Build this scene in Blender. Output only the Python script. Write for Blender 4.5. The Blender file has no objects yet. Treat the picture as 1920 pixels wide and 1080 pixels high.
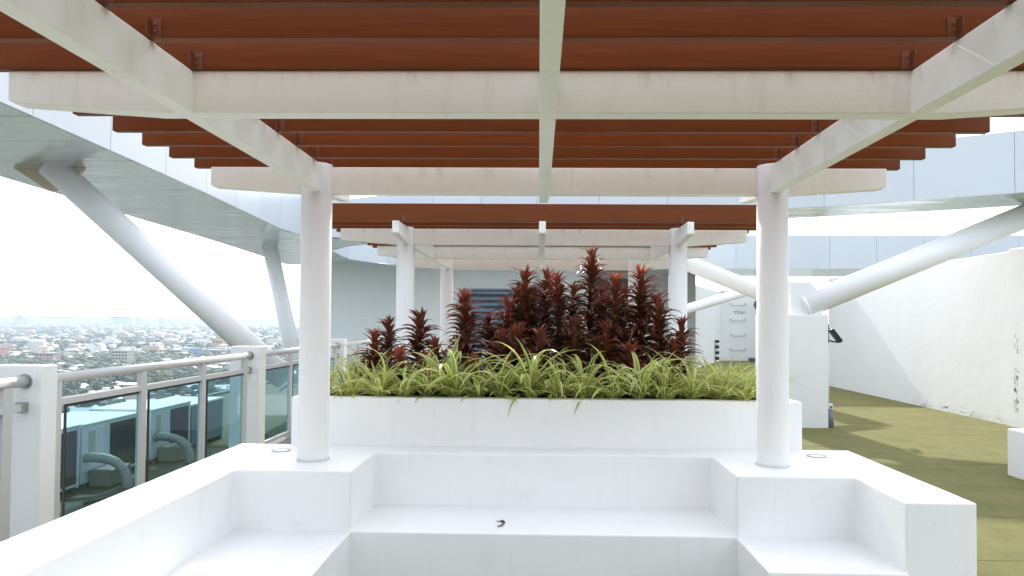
import bpy, bmesh, math, random
import numpy as np
from mathutils import Vector, Matrix, Euler

random.seed(7)
rng = np.random.default_rng(7)
S = bpy.context.scene
COL = S.collection
R = math.radians

# ------------------------------------------------------------------ camera
cam_d = bpy.data.cameras.new("camera")
cam = bpy.data.objects.new("camera", cam_d)
COL.objects.link(cam)
cam_d.sensor_width = 36.0
cam_d.lens = 36.0 * 1330.0 / 1920.0
cam_d.shift_x = -0.010575
cam_d.shift_y = 0.016932
cam_d.clip_start = 0.05
cam_d.clip_end = 80000
cam.matrix_world = (Matrix.Translation((0, 0, 1.66)) @ Matrix.Rotation(0.0225, 4, 'Z')
                    @ Matrix.Rotation(math.pi / 2 + 0.0235, 4, 'X') @ Matrix.Rotation(0.0077, 4, 'Z'))
S.camera = cam

# ------------------------------------------------------------------ sky, sun, exposure
SUN = Vector((-0.085, 1.0, 0.70)).normalized()
elev = math.asin(SUN.z)
azim = math.atan2(SUN.x, SUN.y)
W = bpy.data.worlds.new("World")
S.world = W
W.use_nodes = True
nt = W.node_tree
nt.nodes.clear()
wo = nt.nodes.new("ShaderNodeOutputWorld")
bg = nt.nodes.new("ShaderNodeBackground")
sky = nt.nodes.new("ShaderNodeTexSky")
sky.sky_type = 'NISHITA'
sky.sun_disc = False
sky.sun_elevation = elev
sky.sun_rotation = azim
sky.altitude = 60
sky.air_density = 1.0
sky.dust_density = 6.0
sky.ozone_density = 1.0
mx = nt.nodes.new("ShaderNodeMix")
mx.data_type = 'RGBA'
mx.inputs[0].default_value = 0.62
mx.inputs[7].default_value = (8.4, 9.15, 10.1, 1)      # thin bright overcast veil
nt.links.new(sky.outputs[0], mx.inputs[6])
nt.links.new(mx.outputs[2], bg.inputs[0])
bg.inputs[1].default_value = 0.13
nt.links.new(bg.outputs[0], wo.inputs[0])

sd = bpy.data.lights.new("sun", 'SUN')
sd.energy = 2.6
sd.angle = R(1.3)
sd.color = (1.0, 0.965, 0.91)
sun = bpy.data.objects.new("sun", sd)
COL.objects.link(sun)
sun.rotation_euler = SUN.to_track_quat('Z', 'Y').to_euler()
sun.location = (0, 0, 30)

S.view_settings.view_transform = 'Standard'
S.view_settings.look = 'None'
S.view_settings.exposure = 1.02
S.view_settings.gamma = 1.0
S.view_settings.use_curve_mapping = False
S.render.engine = 'CYCLES'
S.cycles.max_bounces = 10
S.cycles.diffuse_bounces = 5
S.cycles.glossy_bounces = 4
S.cycles.transparent_max_bounces = 24
S.cycles.volume_bounces = 1

# ------------------------------------------------------------------ materials
def nodes(name):
    m = bpy.data.materials.new(name)
    m.use_nodes = True
    t = m.node_tree
    return m, t, t.nodes["Principled BSDF"]

def N(t, k, **kw):
    n = t.nodes.new(k)
    for a, b in kw.items():
        setattr(n, a, b)
    return n

def noise(t, scale, detail=4, rough=0.55, vec=None, stretch=None):
    n = N(t, "ShaderNodeTexNoise")
    n.inputs['Scale'].default_value = scale
    n.inputs['Detail'].default_value = detail
    n.inputs['Roughness'].default_value = rough
    if vec is None:
        g = N(t, "ShaderNodeNewGeometry")
        vec = g.outputs['Position']
    if stretch:
        mp = N(t, "ShaderNodeMapping")
        mp.inputs['Scale'].default_value = stretch
        t.links.new(vec, mp.inputs[0])
        vec = mp.outputs[0]
    t.links.new(vec, n.inputs['Vector'])
    return n

def ramp(t, src, stops):
    r = N(t, "ShaderNodeValToRGB")
    e = r.color_ramp.elements
    while len(e) < len(stops):
        e.new(0.5)
    for i, (p, c) in enumerate(stops):
        e[i].position = p
        e[i].color = (c[0], c[1], c[2], 1) if not isinstance(c, (int, float)) else (c, c, c, 1)
    t.links.new(src, r.inputs[0])
    return r

def mixc(t, fac, a, b, mode='MIX'):
    m = N(t, "ShaderNodeMix", data_type='RGBA', blend_type=mode)
    for s, v in ((0, fac), (6, a), (7, b)):
        if isinstance(v, (int, float)):
            m.inputs[s].default_value = v
        elif isinstance(v, tuple):
            m.inputs[s].default_value = (*v, 1)
        else:
            t.links.new(v, m.inputs[s])
    return m.outputs[2]

def bump(t, p, src, strength, dist):
    b = N(t, "ShaderNodeBump")
    b.inputs['Strength'].default_value = strength
    b.inputs['Distance'].default_value = dist
    t.links.new(src, b.inputs['Height'])
    t.links.new(b.outputs[0], p.inputs['Normal'])

def plaster(name, col, dirt=(0.5, 0.48, 0.43), amt=0.5, rough=0.6, streak=True):
    m, t, p = nodes(name)
    n1 = noise(t, 1.3, 6, 0.6)
    base = mixc(t, ramp(t, n1.outputs[0], [(0.35, 0.0), (0.8, 0.25)]).outputs[0], col,
                tuple(c * 0.86 for c in col))
    n2 = noise(t, 5.0, 8, 0.72)
    spots = ramp(t, n2.outputs[0], [(0.60, 0.0), (0.78, amt)])
    base = mixc(t, spots.outputs[0], base, dirt)
    if streak:
        n3 = noise(t, 3.0, 5, 0.6, stretch=(6.0, 6.0, 0.5))
        st = ramp(t, n3.outputs[0], [(0.56, 0.0), (0.8, amt * 0.55)])
        base = mixc(t, st.outputs[0], base, dirt)
    n7 = noise(t, 1.7, 6, 0.7, stretch=(0.8, 0.8, 3.2))
    sc = ramp(t, n7.outputs[0], [(0.60, 0.0), (0.72, amt * 0.42)])
    base = mixc(t, sc.outputs[0], base, tuple(c * 1.1 for c in dirt))
    n5 = noise(t, 38.0, 3, 0.6)
    sp = ramp(t, n5.outputs[0], [(0.74, 0.0), (0.80, amt * 0.8)])
    base = mixc(t, sp.outputs[0], base, tuple(c * 0.6 for c in dirt))
    t.links.new(base, p.inputs['Base Color'])
    p.inputs['Roughness'].default_value = rough
    p.inputs['Specular IOR Level'].default_value = 0.3
    n4 = noise(t, 45.0, 6, 0.65)
    n6 = noise(t, 4.0, 4, 0.5)
    ad = N(t, "ShaderNodeMath", operation='MULTIPLY_ADD')
    ad.inputs[1].default_value = 4.0
    t.links.new(n6.outputs[0], ad.inputs[0])
    t.links.new(n4.outputs[0], ad.inputs[2])
    bump(t, p, ad.outputs[0], 0.35, 0.004)
    return m

def simple(name, col, rough=0.5, metal=0.0, var=0.12, scale=6.0, bmp=0.0):
    m, t, p = nodes(name)
    n1 = noise(t, scale, 5, 0.6)
    c = mixc(t, n1.outputs[0], tuple(x * (1 - var) for x in col), tuple(min(1, x * (1 + var)) for x in col))
    t.links.new(c, p.inputs['Base Color'])
    p.inputs['Roughness'].default_value = rough
    p.inputs['Metallic'].default_value = metal
    if bmp:
        n2 = noise(t, scale * 8, 4, 0.6)
        bump(t, p, n2.outputs[0], bmp, 0.01)
    return m

M = {}
M['plaster'] = plaster('white_plaster', (0.82, 0.82, 0.81), amt=0.28)
M['bench'] = plaster('bench_plaster', (0.84, 0.84, 0.83), dirt=(0.55, 0.54, 0.50), amt=0.36)
M['wall'] = plaster('boundary_wall_plaster', (0.83, 0.83, 0.83), dirt=(0.52, 0.53, 0.53), amt=0.24)
M['beam'] = plaster('cream_beam_paint', (0.875, 0.875, 0.825), dirt=(0.42, 0.36, 0.27), amt=0.34)
_t = M['beam'].node_tree
_p = _t.nodes['Principled BSDF']
_src = _p.inputs['Base Color'].links[0].from_socket
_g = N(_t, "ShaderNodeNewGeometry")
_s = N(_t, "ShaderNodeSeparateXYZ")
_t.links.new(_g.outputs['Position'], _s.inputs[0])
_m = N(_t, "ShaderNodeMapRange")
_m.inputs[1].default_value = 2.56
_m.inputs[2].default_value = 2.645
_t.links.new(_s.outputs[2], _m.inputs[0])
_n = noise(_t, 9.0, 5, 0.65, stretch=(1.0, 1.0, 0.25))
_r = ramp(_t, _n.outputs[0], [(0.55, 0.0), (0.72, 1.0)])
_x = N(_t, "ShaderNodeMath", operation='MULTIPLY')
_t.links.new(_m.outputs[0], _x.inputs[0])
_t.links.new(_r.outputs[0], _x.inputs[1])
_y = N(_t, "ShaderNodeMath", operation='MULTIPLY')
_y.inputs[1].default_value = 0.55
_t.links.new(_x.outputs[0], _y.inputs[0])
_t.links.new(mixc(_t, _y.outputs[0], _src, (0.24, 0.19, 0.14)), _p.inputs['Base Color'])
M['column'] = plaster('column_paint', (0.82, 0.81, 0.785), dirt=(0.5, 0.46, 0.4), amt=0.25)
M['pipe'] = plaster('tube_paint', (0.87, 0.87, 0.87), dirt=(0.5, 0.47, 0.42), amt=0.3, rough=0.35, streak=False)
M['rail'] = simple('rail_paint', (0.55, 0.545, 0.53), 0.34, 0.1, 0.06, 9)
M['dark_gasket'] = simple('dark_gasket', (0.015, 0.016, 0.018), 0.5)
M['steel'] = simple('steel', (0.38, 0.38, 0.37), 0.35, 0.8)
M['grey_pvc'] = simple('grey_pvc', (0.17, 0.20, 0.23), 0.45)
M['black_metal'] = simple('black_metal', (0.02, 0.022, 0.025), 0.4, 0.3)
M['verdigris'] = simple('verdigris_metal', (0.06, 0.10, 0.10), 0.5, 0.3)
M['beige_board'] = simple('beige_board', (0.56, 0.47, 0.34), 0.6, 0, 0.15, 5)
M['bolt'] = simple('bolt_brown', (0.26, 0.13, 0.08), 0.4, 0.3)
M['joint'] = simple('mortar_joint', (0.68, 0.67, 0.64), 0.8, 0, 0.3, 30, 0.5)
M['plate'] = simple('mount_plate_grey', (0.50, 0.53, 0.52), 0.4, 0.1)
M['sealant'] = simple('sealant', (0.84, 0.86, 0.87), 0.6)
M['ac_white'] = simple('unit_white', (0.72, 0.73, 0.72), 0.4, 0, 0.08)
M['cover'] = simple('cover_grey', (0.20, 0.205, 0.19), 0.6, 0, 0.2)
M['ac_grey'] = simple('unit_grille_grey', (0.075, 0.085, 0.10), 0.5, 0.2)
M['ac_panel'] = simple('unit_panel_grey', (0.20, 0.24, 0.29), 0.45, 0.1)
M['ac_fin'] = simple('unit_fin_grey', (0.10, 0.115, 0.135), 0.5, 0.2)
M['label'] = simple('sticker', (0.46, 0.46, 0.36), 0.5)
M['soil'] = simple('soil', (0.035, 0.024, 0.015), 0.95, 0, 0.4, 30, 0.8)
M['louver'] = simple('louver_blue', (0.27, 0.38, 0.50), 0.4, 0.0)
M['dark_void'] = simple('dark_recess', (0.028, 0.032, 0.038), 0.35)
M['grey_panel'] = simple('grey_panel', (0.36, 0.37, 0.385), 0.4, 0.1, 0.06, 2)
M['ink'] = simple('ink', (0.10, 0.10, 0.11), 0.6)
M['dry_leaf'] = simple('dry_leaf', (0.07, 0.045, 0.028), 0.7)
M['deck'] = simple('deck_concrete', (0.16, 0.155, 0.14), 0.85, 0, 0.25, 3, 0.4)
M['lower'] = simple('lower_roof_membrane', (0.07, 0.075, 0.065), 0.85, 0, 0.35, 2.5, 0.5)
M['lower_turf'] = simple('lower_roof_turf', (0.045, 0.060, 0.028), 0.9, 0, 0.4, 3, 0.5)
M['lagging'] = simple('pipe_lagging', (0.33, 0.34, 0.33), 0.5, 0.1, 0.35, 14, 0.8)

# slats: composite boards, grain along x
m, t, p = nodes('brown_composite_board')
oi = N(t, "ShaderNodeObjectInfo")
g1 = noise(t, 7.0, 6, 0.6, stretch=(0.55, 9.0, 14.0))
cc = ramp(t, g1.outputs[0], [(0.25, (0.125, 0.031, 0.006)), (0.6, (0.17, 0.044, 0.009)), (0.9, (0.215, 0.060, 0.015))])
hv = N(t, "ShaderNodeHueSaturation")
mr = N(t, "ShaderNodeMapRange")
mr.inputs[3].default_value = 0.82
mr.inputs[4].default_value = 1.16
t.links.new(oi.outputs['Random'], mr.inputs[0])
t.links.new(mr.outputs[0], hv.inputs['Value'])
t.links.new(cc.outputs[0], hv.inputs['Color'])
n2 = noise(t, 2.2, 6, 0.65)
c2 = mixc(t, ramp(t, n2.outputs[0], [(0.5, 0.0), (0.85, 0.35)]).outputs[0], hv.outputs[0], (0.12, 0.040, 0.013))
t.links.new(c2, p.inputs['Base Color'])
p.inputs['Roughness'].default_value = 0.40
p.inputs['Specular IOR Level'].default_value = 0.15
bump(t, p, g1.outputs[0], 0.25, 0.003)
M['slat'] = m
M['bracket'] = simple('bracket_brown', (0.15, 0.042, 0.013), 0.45)

# artificial turf
m, t, p = nodes('artificial_turf')
a1 = noise(t, 0.8, 7, 0.72)
a2 = noise(t, 9.0, 6, 0.7)
a3 = noise(t, 160.0, 3, 0.7)
c = ramp(t, a1.outputs[0], [(0.3, (0.205, 0.200, 0.076)), (0.52, (0.265, 0.245, 0.098)), (0.75, (0.320, 0.275, 0.098))]).outputs[0]
c = mixc(t, ramp(t, a2.outputs[0], [(0.38, 0.0), (0.72, 0.55)]).outputs[0], c, (0.185, 0.185, 0.070))
a4 = noise(t, 2.6, 6, 0.7)
c = mixc(t, ramp(t, a4.outputs[0], [(0.52, 0.0), (0.70, 0.6)]).outputs[0], c, (0.13, 0.14, 0.062))
c = mixc(t, ramp(t, a4.outputs[0], [(0.28, 0.5), (0.42, 0.0)]).outputs[0], c, (0.36, 0.29, 0.11))
c = mixc(t, ramp(t, a3.outputs[0], [(0.35, 0.65), (0.65, 0.0)]).outputs[0], c, (0.10, 0.105, 0.048))
t.links.new(c, p.inputs['Base Color'])
p.inputs['Roughness'].default_value = 0.9
p.inputs['Specular IOR Level'].default_value = 0.15
bump(t, p, a3.outputs[0], 0.9, 0.012)
M['turf'] = m

# canopy cladding
m, t, p = nodes('pale_blue_cladding')
oi = N(t, "ShaderNodeObjectInfo")
mr = N(t, "ShaderNodeMapRange")
mr.inputs[3].default_value = 0.965
mr.inputs[4].default_value = 1.03
t.links.new(oi.outputs['Random'], mr.inputs[0])
n1 = noise(t, 0.8, 5, 0.6, stretch=(1, 1, 0.35))
c = mixc(t, n1.outputs[0], (0.575, 0.62, 0.665), (0.63, 0.665, 0.70))
hv = N(t, "ShaderNodeHueSaturation")
t.links.new(mr.outputs[0], hv.inputs['Value'])
t.links.new(c, hv.inputs['Color'])
t.links.new(hv.outputs[0], p.inputs['Base Color'])
p.inputs['Roughness'].default_value = 0.32
M['fascia'] = m

m, t, p = nodes('reflective_soffit')
n1 = noise(t, 1.0, 3, 0.5, stretch=(0.35, 1.15, 1.0))
n2 = noise(t, 0.5, 5, 0.6)
n3 = noise(t, 2.2, 2, 0.5, stretch=(0.3, 1.6, 1.0))
c = mixc(t, n2.outputs[0], (0.80, 0.865, 0.855), (0.90, 0.945, 0.93))
t.links.new(c, p.inputs['Base Color'])
p.inputs['Metallic'].default_value = 0.72
p.inputs['Roughness'].default_value = 0.17
ad = N(t, "ShaderNodeMath", operation='MULTIPLY_ADD')
ad.inputs[1].default_value = 0.35
t.links.new(n3.outputs[0], ad.inputs[0])
t.links.new(n1.outputs[0], ad.inputs[2])
bump(t, p, ad.outputs[0], 0.34, 0.10)
M['soffit'] = m

m, t, p = nodes('core_grey_cladding')
n1 = noise(t, 0.6, 5, 0.6)
c = mixc(t, n1.outputs[0], (0.74, 0.775, 0.775), (0.78, 0.81, 0.81))
t.links.new(c, p.inputs['Base Color'])
p.inputs['Roughness'].default_value = 0.35
M['core'] = m

# tinted glass (thin sheet: tint + reflection)
m = bpy.data.materials.new('blue_tinted_glass')
m.use_nodes = True
t = m.node_tree
t.nodes.clear()
o = N(t, "ShaderNodeOutputMaterial")
tr = N(t, "ShaderNodeBsdfTransparent")
tr.inputs[0].default_value = (0.62, 0.785, 0.825, 1)
gl = N(t, "ShaderNodeBsdfGlossy")
gl.inputs['Roughness'].default_value = 0.03
gl.inputs[0].default_value = (0.85, 0.95, 1.0, 1)
fr = N(t, "ShaderNodeFresnel")
fr.inputs[0].default_value = 1.5
ms = N(t, "ShaderNodeMixShader")
gb = N(t, "ShaderNodeNewGeometry")
iv_ = N(t, "ShaderNodeMath", operation='SUBTRACT')
iv_.inputs[0].default_value = 1.0
t.links.new(gb.outputs['Backfacing'], iv_.inputs[1])
mu_ = N(t, "ShaderNodeMath", operation='MULTIPLY')
t.links.new(iv_.outputs[0], mu_.inputs[0])
t.links.new(fr.outputs[0], mu_.inputs[1])
t.links.new(mu_.outputs[0], ms.inputs[0])
t.links.new(tr.outputs[0], ms.inputs[1])
t.links.new(gl.outputs[0], ms.inputs[2])
t.links.new(ms.outputs[0], o.inputs[0])
M['glass'] = m

def leafmat(name, striped):
    m, t, p = nodes(name)
    oi = N(t, "ShaderNodeObjectInfo")
    uv = N(t, "ShaderNodeUVMap")
    sx = N(t, "ShaderNodeSeparateXYZ")
    t.links.new(uv.outputs[0], sx.inputs[0])
    hv = N(t, "ShaderNodeHueSaturation")
    mr = N(t, "ShaderNodeMapRange")
    mr.inputs[3].default_value = 0.72
    mr.inputs[4].default_value = 1.3
    t.links.new(oi.outputs['Random'], mr.inputs[0])
    t.links.new(mr.outputs[0], hv.inputs['Value'])
    t.links.new(oi.outputs['Color'], hv.inputs['Color'])
    col = hv.outputs[0]
    if striped:
        st = ramp(t, sx.outputs[0], [(0.0, 1.0), (0.20, 1.0), (0.30, 0.0), (0.70, 0.0), (0.80, 1.0), (1.0, 1.0)])
        col = mixc(t, st.outputs[0], col, (0.72, 0.70, 0.30))
        le = ramp(t, sx.outputs[1], [(0.85, 0.0), (1.0, 0.7)])
        col = mixc(t, le.outputs[0], col, (0.45, 0.36, 0.12))
    else:
        mid = ramp(t, sx.outputs[0], [(0.40, 0.0), (0.5, 0.5), (0.60, 0.0)])
        col = mixc(t, mid.outputs[0], col, (0.28, 0.07, 0.05))
    t.links.new(col, p.inputs['Base Color'])
    p.inputs['Roughness'].default_value = 0.30
    tl = N(t, "ShaderNodeBsdfTranslucent")
    t.links.new(col, tl.inputs[0])
    ms = N(t, "ShaderNodeMixShader")
    ms.inputs[0].default_value = 0.48 if striped else 0.30
    out = t.nodes["Material Output"]
    t.links.new(p.outputs[0], ms.inputs[1])
    t.links.new(tl.outputs[0], ms.inputs[2])
    t.links.new(ms.outputs[0], out.inputs[0])
    return m
M['spider'] = leafmat('variegated_blade', True)
M['dracaena'] = leafmat('maroon_leaf', False)
M['stem'] = simple('stem_bark', (0.10, 0.06, 0.04), 0.8)

# ------------------------------------------------------------------ mesh helpers
class MB:
    """collects boxes, prisms, tubes in world coordinates -> one mesh object"""
    def __init__(s):
        s.bm = bmesh.new()

    def box(s, x0, x1, y0, y1, z0, z1, bevel=0.0, seg=1):
        b = bmesh.new()
        bmesh.ops.create_cube(b, size=1)
        for v in b.verts:
            v.co = Vector((x0 + (v.co.x + .5) * (x1 - x0), y0 + (v.co.y + .5) * (y1 - y0), z0 + (v.co.z + .5) * (z1 - z0)))
        s._add(b, bevel, seg)
        return s

    def prism(s, pts, axis, a0, a1, bevel=0.0, seg=1):
        """pts: 2D polygon; axis 'z': (x,y) extruded in z; 'y': (x,z) extruded in y; 'x': (y,z) extruded in x"""
        def V(p, a):
            return {'z': (p[0], p[1], a), 'y': (p[0], a, p[1]), 'x': (a, p[0], p[1])}[axis]
        b = bmesh.new()
        lo = [b.verts.new(V(p, a0)) for p in pts]
        hi = [b.verts.new(V(p, a1)) for p in pts]
        b.faces.new(lo)
        b.faces.new(hi)
        n = len(pts)
        for i in range(n):
            b.faces.new((lo[i], lo[(i + 1) % n], hi[(i + 1) % n], hi[i]))
        bmesh.ops.recalc_face_normals(b, faces=b.faces)
        s._add(b, bevel, seg)
        return s

    def tube(s, pts, r, seg=16, cap=True, radii=None):
        b = bmesh.new()
        pts = [Vector(p) for p in pts]
        rings = []
        up = None
        for i, p in enumerate(pts):
            d = (pts[min(i + 1, len(pts) - 1)] - pts[max(i - 1, 0)]).normalized()
            if up is None:
                up = Vector((0, 0, 1)) if abs(d.z) < 0.9 else Vector((1, 0, 0))
            u = d.cross(up).normalized()
            w = u.cross(d).normalized()
            up = w
            rr = radii[i] if radii else r
            rings.append([b.verts.new(p + rr * (math.cos(2 * math.pi * k / seg) * u + math.sin(2 * math.pi * k / seg) * w)) for k in range(seg)])
        for a, c in zip(rings, rings[1:]):
            for k in range(seg):
                f = b.faces.new((a[k], a[(k + 1) % seg], c[(k + 1) % seg], c[k]))
                f.smooth = True
        if cap:
            b.faces.new(rings[0])
            b.faces.new(rings[-1])
        bmesh.ops.recalc_face_normals(b, faces=b.faces)
        s._add(b, 0, 1)
        return s

    def cyl(s, x, y, z0, z1, r, seg=32):
        return s.tube([(x, y, z0), (x, y, z1)], r, seg)

    def quad(s, a, b, c, d):
        f = [s.bm.verts.new(q) for q in (a, b, c, d)]
        s.bm.faces.new(f)
        return s

    def ball(s, c, r, sub=2, sq=(1, 1, 1)):
        b = bmesh.new()
        bmesh.ops.create_icosphere(b, subdivisions=sub, radius=r)
        for v in b.verts:
            v.co = Vector((v.co.x * sq[0] + c[0], v.co.y * sq[1] + c[1], v.co.z * sq[2] + c[2]))
        for f in b.faces:
            f.smooth = True
        s._add(b, 0, 1)
        return s

    def _add(s, b, bevel, seg):
        if bevel:
            bmesh.ops.bevel(b, geom=list(b.edges), offset=bevel, segments=seg, affect='EDGES', profile=0.5, clamp_overlap=True)
        me = bpy.data.meshes.new("tmp")
        b.to_mesh(me)
        b.free()
        s.bm.from_mesh(me)
        bpy.data.meshes.remove(me)

    def mesh(s, name, mat, off=(0, 0, 0)):
        me = bpy.data.meshes.new(name)
        if off != (0, 0, 0):
            o = Vector(off)
            for v in s.bm.verts:
                v.co -= o
        s.bm.to_mesh(me)
        s.bm.free()
        me.materials.append(mat)
        return me

def link(name, me, parent=None, loc=(0, 0, 0)):
    o = bpy.data.objects.new(name, me)
    COL.objects.link(o)
    o.location = loc
    if parent:
        o.parent = parent
    return o

def tag(o, label=None, cat=None, group=None, kind=None):
    if label: o['label'] = label
    if cat: o['category'] = cat
    if group: o['group'] = group
    if kind: o['kind'] = kind
    return o

def thing(name, label, cat, loc=(0, 0, 0), group=None):
    o = link(name, None, None, loc)
    o.empty_display_size = 0.2
    return tag(o, label, cat, group)

def root_loc(o):
    v = Vector((0, 0, 0))
    while o:
        v += o.location
        o = o.parent
    return v

def part(name, mb, mat, parent):
    """mb in world coordinates; the child keeps its thing's origin"""
    l = root_loc(parent)
    return link(name, mb.mesh(name, mat, tuple(l)), parent)

def struct(name, mb, mat):
    return tag(link(name, mb.mesh(name, mat)), kind='structure')

def single(name, mb, mat, label, cat, group=None, loc=(0, 0, 0)):
    return tag(link(name, mb.mesh(name, mat, loc), None, loc), label, cat, group)

def copy_tree(o, parent=None):
    c = o.copy()
    COL.objects.link(c)
    c.parent = parent
    for ch in list(o.children):
        copy_tree(ch, c)
    return c

def spline(P, n):
    """Catmull-Rom through points, n samples per span"""
    P = [Vector(p) for p in P]
    Q = [2 * P[0] - P[1]] + P + [2 * P[-1] - P[-2]]
    out = []
    for i in range(1, len(Q) - 2):
        p0, p1, p2, p3 = Q[i - 1:i + 3]
        for k in range(n):
            u = k / n
            out.append(0.5 * ((2 * p1) + (p2 - p0) * u + (2 * p0 - 5 * p1 + 4 * p2 - p3) * u * u + (3 * p1 - p0 - 3 * p2 + p3) * u ** 3))
    out.append(P[-1])
    return out

def resample(P, step):
    L = [0]
    for a, b in zip(P, P[1:]):
        L.append(L[-1] + (b - a).length)
    n = max(1, round(L[-1] / step))
    out, j = [], 0
    for k in range(n + 1):
        d = L[-1] * k / n
        while j < len(L) - 2 and L[j + 1] < d:
            j += 1
        u = (d - L[j]) / max(1e-9, L[j + 1] - L[j])
        out.append(P[j].lerp(P[j + 1], min(1, u)))
    return out

# ------------------------------------------------------------------ ground, decks
GZ = -50.0
# ground of the city: one disc out to the horizon
bm = bmesh.new()
bmesh.ops.create_circle(bm, cap_ends=True, segments=96, radius=24000)
for v in bm.verts:
    v.co.z = GZ
mb = MB(); mb.bm.free(); mb.bm = bm
m, t, p = nodes('city_ground')
n1 = noise(t, 0.02, 6, 0.65)
n2 = noise(t, 0.11, 5, 0.7)
c = ramp(t, n1.outputs[0], [(0.35, (0.035, 0.055, 0.04)), (0.5, (0.065, 0.075, 0.065)), (0.7, (0.14, 0.14, 0.135))]).outputs[0]
c = mixc(t, ramp(t, n2.outputs[0], [(0.45, 0.0), (0.62, 0.8)]).outputs[0], c, (0.045, 0.07, 0.04))
t.links.new(c, p.inputs['Base Color'])
p.inputs['Roughness'].default_value = 0.95
struct('ground', mb, m)

sea = MB()
sea.quad((-23000, 6500, GZ + .6), (9000, 8500, GZ + .6), (9000, 21000, GZ + .6), (-11000, 20800, GZ + .6))
struct('sea', sea, simple('sea_water', (0.42, 0.44, 0.45), 0.5, 0, 0.05, 0.01))

hill = MB()
pts = []
for k in range(41):
    x = -15500 + k * 560
    pts.append((x, 14000 + 1200 * math.sin(k * .4), GZ + 48 + 26 * (0.5 + 0.5 * math.sin(k * .61 + 1)) + 10 * math.sin(k * 1.7)))
for a, b in zip(pts, pts[1:]):
    hill.quad((a[0], a[1] - 900, GZ), (b[0], b[1] - 900, GZ), b, a)
    hill.quad(a, b, (b[0], b[1] + 900, GZ), (a[0], a[1] + 900, GZ))
struct('hills', hill, simple('hill_green', (0.06, 0.09, 0.06), 0.9, 0, 0.2, 0.01))

# tower under the roof
tw = thing('tower', 'high tower block that carries the roof terrace', 'building', (0, 10, GZ))
part('tower_body', MB().box(-13.5, 13, -7, 40, GZ, -1.52), M['plaster'], tw)
part('tower_top_storey', MB().box(-3.75, 13, -7, 40, -1.52, -0.03), M['plaster'], tw)
struct('roof_deck', MB().box(-3.72, 12.9, -6.9, 39.9, -0.03, -0.012), M['deck'])
struct('lower_roof', MB().box(-13.4, -3.76, -6.9, 17.45, -1.52, -1.5), M['lower'])
struct('lower_roof_turf', MB().box(-13.4, -3.76, 17.46, 39.9, -1.52, -1.49), M['lower_turf'])
kerb = MB().box(-13.5, -13.3, -7, 40, -1.5, -1.38, .01)
struct('roof_kerb', kerb, M['deck'])

turf = tag(link('turf_floor', None), kind='structure')
y = -4.16
i = 0
while y < 37:
    w = 1.165 + random.uniform(-.02, .02)
    b = MB()
    n = 14
    sag = [random.uniform(-.0015, .0015) for _ in range(n + 1)]
    gp_ = random.choice((.0, .002, .012, .016))
    e0 = [random.uniform(0, gp_) for _ in range(n + 1)]
    x0, x1 = -3.38, 12.0
    for k in range(n):
        xa, xb = x0 + (x1 - x0) * k / n, x0 + (x1 - x0) * (k + 1) / n
        za, zb = sag[k], sag[k + 1]
        b.quad((xa, y + e0[k], za), (xb, y + e0[k + 1], zb), (xb, y + w - .003, zb), (xa, y + w - .003, za))
        b.quad((xa, y + e0[k], za), (xa, y + e0[k], -.011), (xb, y + e0[k + 1], -.011), (xb, y + e0[k + 1], zb))
    bmesh.ops.remove_doubles(b.bm, verts=b.bm.verts, dist=1e-4)
    bmesh.ops.recalc_face_normals(b.bm, faces=b.bm.faces)
    link('turf_strip', b.mesh('turf_strip', M['turf']), turf)
    y += w
    i += 1

bf_ = MB().box(-3.2, 3.4, 12.3, 24.0, -.004, .006)  # hidden pale floor added to bounce light onto the rear walls
struct('bounce_floor', bf_, simple('pale_bounce_floor', (0.55, 0.55, 0.53), 0.7, 0, 0.1, 2, 0.2))

# ------------------------------------------------------------------ built-in bench
TOP, SEAT = 0.774, 0.424
be = thing('concrete_bench', 'white plastered U-shaped seating nook with seats built between low thick walls', 'bench', (0, 3, 0))
outline = [(-2.13, .45), (-2.13, 5.07), (2.19, 5.07), (2.19, 3.605), (1.84, 3.605), (1.84, 4.17), (1.157, 4.17), (1.157, 4.77),
           (-1.097, 4.77), (-1.097, 4.17), (-1.79, 4.17), (-1.79, .45)]
part('backrest_wall', MB().prism(outline, 'z', -.01, TOP, .009, 2), M['bench'], be)
part('seat', MB().box(-1.80, -1.094, .47, 4.18, -.01, SEAT, .008, 2), M['bench'], be)
part('seat', MB().box(-1.105, 1.165, 4.165, 4.78, -.01, SEAT + .001, .008, 2), M['bench'], be)
part('seat', MB().box(1.153, 1.85, 3.59, 4.18, -.01, SEAT, .008, 2), M['bench'], be)

for x, y, lab in ((-1.742, 4.80, 'round flush metal light fitting in the bench top left of the left column'),
                  (1.868, 4.82, 'round flush metal light fitting in the bench top right of the right column')):
    l = thing('flush_light', lab, 'light fitting', (x, y, TOP), 'flush lights in the bench top')
    b = MB()
    b.tube([(x + .058 * math.cos(a), y + .058 * math.sin(a), TOP + .003) for a in [2 * math.pi * k / 28 for k in range(29)]], .004, 6, False)
    part('trim_ring', b, M['steel'], l)
    part('lens', MB().cyl(x, y, TOP - .004, TOP + .004, .052, 24), M['ac_white'], l)

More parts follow.
